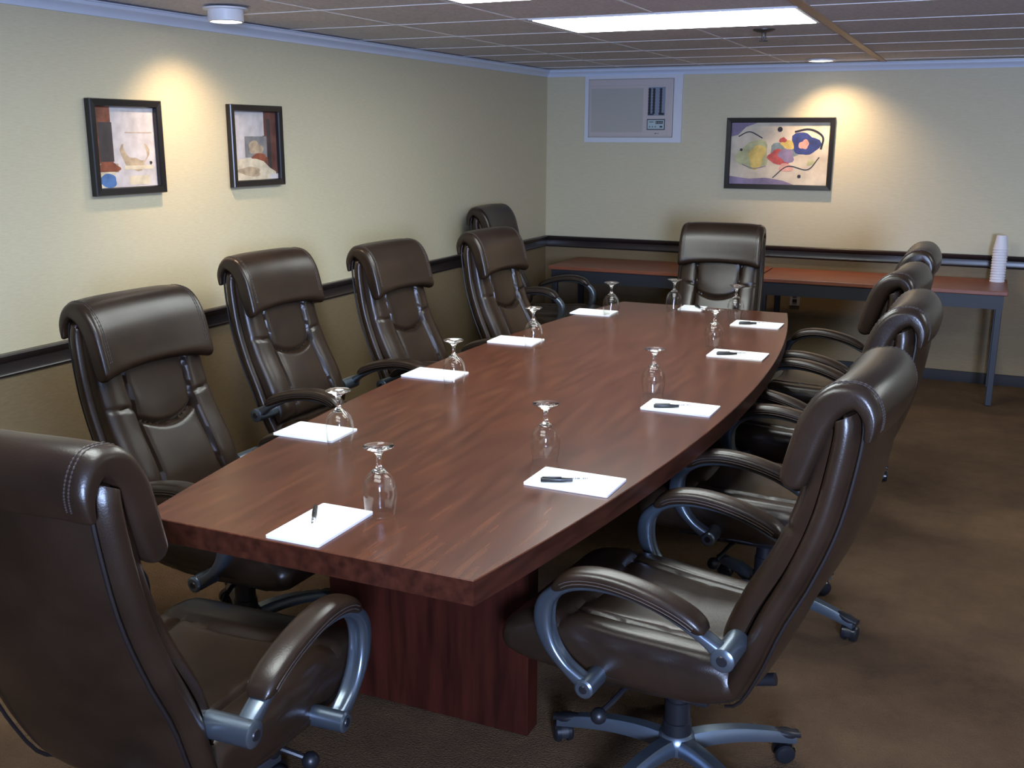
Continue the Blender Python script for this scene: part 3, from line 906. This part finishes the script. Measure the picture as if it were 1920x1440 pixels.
# ------------------------------------------------------------------ table setting
def goblet(label):
    t = thing('water_goblet', label, 'glass', group='upside-down goblets on the table')
    prof = [(.0352, .0000), (.0362, .0004), (.0392, .020), (.0425, .045), (.0422, .062), (.0385, .082), (.030, .098), (.0185, .109), (.0095, .1165),
            (.0062, .124), (.0055, .134), (.0066, .146), (.0105, .155), (.021, .1625), (.0335, .1680), (.0375, .1705), (.0375, .1718), (.030, .1725), (0, .1728)]
    inner = [(0, .1065), (.0075, .1055), (.0165, .1010), (.0280, .0920), (.0367, .0790), (.0405, .0620), (.0409, .0450), (.0377, .0200), (.0350, .0004)]
    def closed(outer, inn):
        bm = bmesh.new(); P = [(max(r, 0), z) for r, z in outer + inn]
        lathe(bm, P, 48); bmesh.ops.remove_doubles(bm, verts=bm.verts[:], dist=.000005)
        bl = [e for e in bm.edges if e.is_boundary]
        if bl: bmesh.ops.bridge_loops(bm, edges=bl)
        return bm
    P = catmull(prof[:-1], 60); cut = max(i for i, p in enumerate(P) if p[1] < .1085)
    inn = catmull(inner[2:][::-1], 30)[::-1]
    a = P[:cut + 1]; rt = a[-1][0]
    obj('bowl', closed(a, [(rt - .0025, .1095)] + [q for q in inn if q[0] < rt - .002 or q[1] < .1]), THINGLASS, t)
    obj('stem', closed([(0, .1062), (.0075, .1052), (rt - .0026, .1085)] + P[cut:], [(0, .1728)]), GLASS, t)
    return t
GL = [(-1.275, 2.030, 'upside-down goblet beside the nearest notepad at the near end of the table'),
      (-1.692, 2.480, 'upside-down goblet on the left side, standing on the first notepad from the near end'),
      (-1.740, 3.310, 'upside-down goblet on the second notepad from the near end, left side of the table'),
      (-1.752, 4.085, 'upside-down goblet on the third notepad from the near end, left side of the table'),
      (-1.705, 4.990, 'upside-down goblet on the far left notepad of the table'),
      (-1.455, 5.285, 'upside-down goblet at the far end of the table, left of the end notepad'),
      (-1.075, 2.600, 'upside-down goblet behind the near right notepad with black pen'),
      (-1.020, 3.475, 'upside-down goblet behind the second notepad from the near end, right side'),
      (-1.030, 4.420, 'upside-down goblet behind the third notepad from the near end, right side'),
      (-1.100, 5.165, 'upside-down goblet behind the farthest notepad on the right side')]
# pads: centre, rotation of long axis, long side, short side
PD = [(-1.369, 1.914, 90.5, .238, .148, 'white notepad with a pen at the near end of the table', 1),
      (-1.840, 2.565, 1, .216, .150, 'white notepad near the left edge, in front of the nearest left chair', 0),
      (-1.885, 3.427, 1, .218, .160, 'white notepad near the left edge, second from the near end', 0),
      (-1.878, 4.178, 1, .220, .160, 'white notepad near the left edge, third from the near end', 0),
      (-1.823, 5.062, 1, .220, .160, 'white notepad near the left edge, farthest on that side', 0),
      (-1.387, 5.420, 91, .150, .130, 'white notepad with a pen at the far end of the table', 3),
      (-.930, 2.462, -1, .240, .152, 'white notepad with a black pen near the right edge, nearest on that side', 2),
      (-.882, 3.340, -1, .243, .145, 'white notepad with a black pen near the right edge, second on that side', 2),
      (-.895, 4.296, 0, .236, .160, 'white notepad with a black pen near the right edge, third on that side', 2),
      (-.968, 5.064, 0, .238, .160, 'white notepad with a black pen near the right edge, farthest on that side', 2)]
padh = .006
def pad_bm(L_, S_):
    bm = bmesh.new(); r = .006; pts = []
    for cx_, cy_, a0 in ((L_ / 2 - r, S_ / 2 - r, 0), (-L_ / 2 + r, S_ / 2 - r, 90), (-L_ / 2 + r, -S_ / 2 + r, 180), (L_ / 2 - r, -S_ / 2 + r, 270)):
        for k in range(5):
            a = math.radians(a0 + 22.5 * k); pts.append((cx_ + r * math.cos(a), cy_ + r * math.sin(a)))
    a = [bm.verts.new((x, y, 0)) for x, y in pts]; b = [bm.verts.new((x, y, padh)) for x, y in pts]
    for i in range(len(a)): bm.faces.new((a[i], a[(i + 1) % len(a)], b[(i + 1) % len(a)], b[i]))
    bm.faces.new(a); bm.faces.new(b)
    return bm
def make_pen(label):
    t = thing('ballpoint_pen', label, 'pen', group='black and white pens on the notepads')
    # lying along +x, radius .0048; black cap end -x, white barrel +x
    bm = bmesh.new()
    def lx(bm, prof, seg=16, mi=0):
        rings = [[bm.verts.new((x, r * math.cos(2 * PI * i / seg), .0066 + r * math.sin(2 * PI * i / seg))) for i in range(seg)] for x, r in prof]
        for p, q in zip(rings, rings[1:]):
            for i in range(seg): bm.faces.new((p[i], p[(i + 1) % seg], q[(i + 1) % seg], q[i])).material_index = mi
        bm.faces.new(rings[0]).material_index = mi; bm.faces.new(rings[-1]).material_index = mi
    lx(bm, [(-.068, .0052), (-.066, .0062), (-.015, .0064), (-.010, .0062), (.004, .0050), (.018, .0048)])
    box(bm, -.064, -.012, -.0024, .0024, .0125, .0150, bev=.0006)
    obj('cap', bm, PENBLACK, t)
    bm = bmesh.new(); lx(bm, [(-.008, .0046), (.062, .0046), (.070, .003), (.074, .0018)])
    b = obj('barrel', bm, PAPER, t)
    bm = bmesh.new()
    for k, wd in enumerate((.005, .003, .004, .006, .003, .0, .005, .004, .003)):
        if wd: box(bm, .014 + .0052 * k, .014 + .0052 * k + wd * .8, -.0030, .0016, .0102, .01150)
    for k in range(6): box(bm, .018 + .005 * k, .0212 + .005 * k, -.0040, -.0030, .0095, .0104)
    obj('lettering', bm, INK, b, False)
    return t
first = {}
pads = []
for x, y, r, L_, S_, lab, pen in PD:
    key = (L_, S_)
    o = obj('notepad', pad_bm(L_, S_), PAPER, None, False)
    o.location = (x, y, .7502); o.rotation_euler = (0, 0, math.radians(r)); tag(o, lab, 'notepad', 'white notepads on the table')
    if pen:
        px, py, pr = {1: (-.030, .015, -58), 2: (-.018, -.022, 24), 3: (.045, -.02, -55)}[pen]
        plab = {1: 'pen lying lengthwise on the notepad at the near end of the table', 3: 'pen on the notepad at the far end of the table'}.get(pen)
        if pen == 2: plab = 'black-capped pen on the ' + {2.462: 'nearest', 3.340: 'second', 4.296: 'third', 5.064: 'farthest'}[y] + ' notepad along the right edge of the table'
        zz = .7502 + padh
        if 'pen' not in first: p = make_pen(plab); first['pen'] = p; p.location = (x + px, y + py, zz); p.rotation_euler = (0, 0, math.radians(pr))
        else: dup(first['pen'], (x + px, y + py, zz), math.radians(pr), plab)
g0 = None
for x, y, lab in GL:
    z = .7503
    for px, py, r, L_, S_, _, _2 in PD:
        a = math.radians(r); dx, dy = x - px, y - py; u = dx * math.cos(a) + dy * math.sin(a); v = -dx * math.sin(a) + dy * math.cos(a)
        if abs(u) < L_ / 2 + .03 and abs(v) < S_ / 2 + .03: z = .7502 + padh + .0001
    if g0 is None: g0 = goblet(lab); g0.location = (x, y, z)
    else: dup(g0, (x, y, z), 0, lab)

# ------------------------------------------------------------------ chairs
CH = [(-0.606, 2.40, 85, 0, 22, 'brown leather executive chair nearest the camera on the right side of the table'),
      (-0.585, 3.45, 88, 0, 40, 'brown leather executive chair second from the near end on the right side'),
      (-0.665, 4.37, 85, -0.01, 10, 'brown leather executive chair third from the near end on the right side'),
      (-0.655, 5.15, 90, 0, 55, 'brown leather executive chair farthest along the right side of the table'),
      (-2.11, 2.51, -92, -0.015, 15, 'brown leather executive chair nearest on the left side of the table'),
      (-2.385, 3.575, -92.5, 0, 50, 'brown leather executive chair second from the near end on the left side'),
      (-2.22, 4.28, -93.5, -0.015, 5, 'brown leather executive chair third from the near end on the left side'),
      (-2.075, 5.12, -95, -0.015, 30, 'brown leather executive chair farthest along the left side of the table'),
      (-2.64, 6.36, -88, 0.03, 12, 'brown leather executive chair by the left wall behind the row, in the corner'),
      (-1.375, 5.66, 182, -0.01, 33, 'brown leather executive chair at the far end of the table facing the camera'),
      (-1.53, 1.595, 3, -0.01, 20, 'brown leather executive chair seen from behind at the lower left, at the near end')]
c0 = None
for x, y, r, dz, b0, lab in CH:
    if c0 is None: c0 = make_chair(lab); c = c0; c.location = (x, y, 0); c.rotation_euler = (0, 0, math.radians(r))
    else: c = dup(c0, (x, y, 0), math.radians(r), lab)
    # swivel the star base under the seat, and set the gas lift height
    for ch in c.children:
        n = ch.name.split('.')[0]
        if n in ('base_hub', 'base_leg', 'caster'): ch.rotation_euler = (0, 0, math.radians(b0))
        elif n == 'gas_lift': pass
        else: ch.location = (0, 0, dz)

# ------------------------------------------------------------------ lights, world, camera
W = bpy.data.worlds.new('world'); SC.world = W; W.use_nodes = True
bg = W.node_tree.nodes['Background']; bg.inputs['Color'].default_value = (.45, .62, 1, 1); bg.inputs['Strength'].default_value = .6
L = bpy.data.lights.new('added_frontal_fill', 'AREA'); L.shape = 'RECTANGLE'; L.size = .75; L.size_y = .9; L.energy = 230; L.color = (.47, .62, 1.)  # area lamp added behind the camera for cool frontal brightness
o = bpy.data.objects.new('added_frontal_fill', L); COL.objects.link(o)
o.location = ((DX0 + DX1) / 2, YF - .16, 1.50); o.rotation_euler = (math.radians(90), 0, 0); o.rotation_euler = Vector((0, 1, 0)).to_track_quat('-Z', 'Y').to_euler()

cam = bpy.data.cameras.new('camera'); co = bpy.data.objects.new('camera', cam); COL.objects.link(co)
F = 1926.97; cam.sensor_width = 36; cam.lens = F / 1920 * 36; cam.clip_start = .02
yaw, pitch, roll = -.4261, -.2368, .0033
fwd = Vector((math.sin(yaw) * math.cos(pitch), math.cos(yaw) * math.cos(pitch), math.sin(pitch)))
right = Vector((math.cos(yaw), -math.sin(yaw), 0)); up = right.cross(fwd)
r2 = right * math.cos(roll) + up * math.sin(roll); u2 = -right * math.sin(roll) + up * math.cos(roll)
M = Matrix(((r2.x, u2.x, -fwd.x), (r2.y, u2.y, -fwd.y), (r2.z, u2.z, -fwd.z))).to_4x4()
M.translation = Vector((0, 0, 1.6565)); co.matrix_world = M
SC.camera = co
SC.view_settings.view_transform = 'Standard'; SC.view_settings.look = 'None'; SC.view_settings.gamma = 1
SC.view_settings.use_curve_mapping = False; SC.view_settings.exposure = 0.82
SC.cycles.transparent_max_bounces = 32; SC.cycles.max_bounces = 10; SC.cycles.transmission_bounces = 10; SC.cycles.diffuse_bounces = 5
SC.cycles.caustics_reflective = False
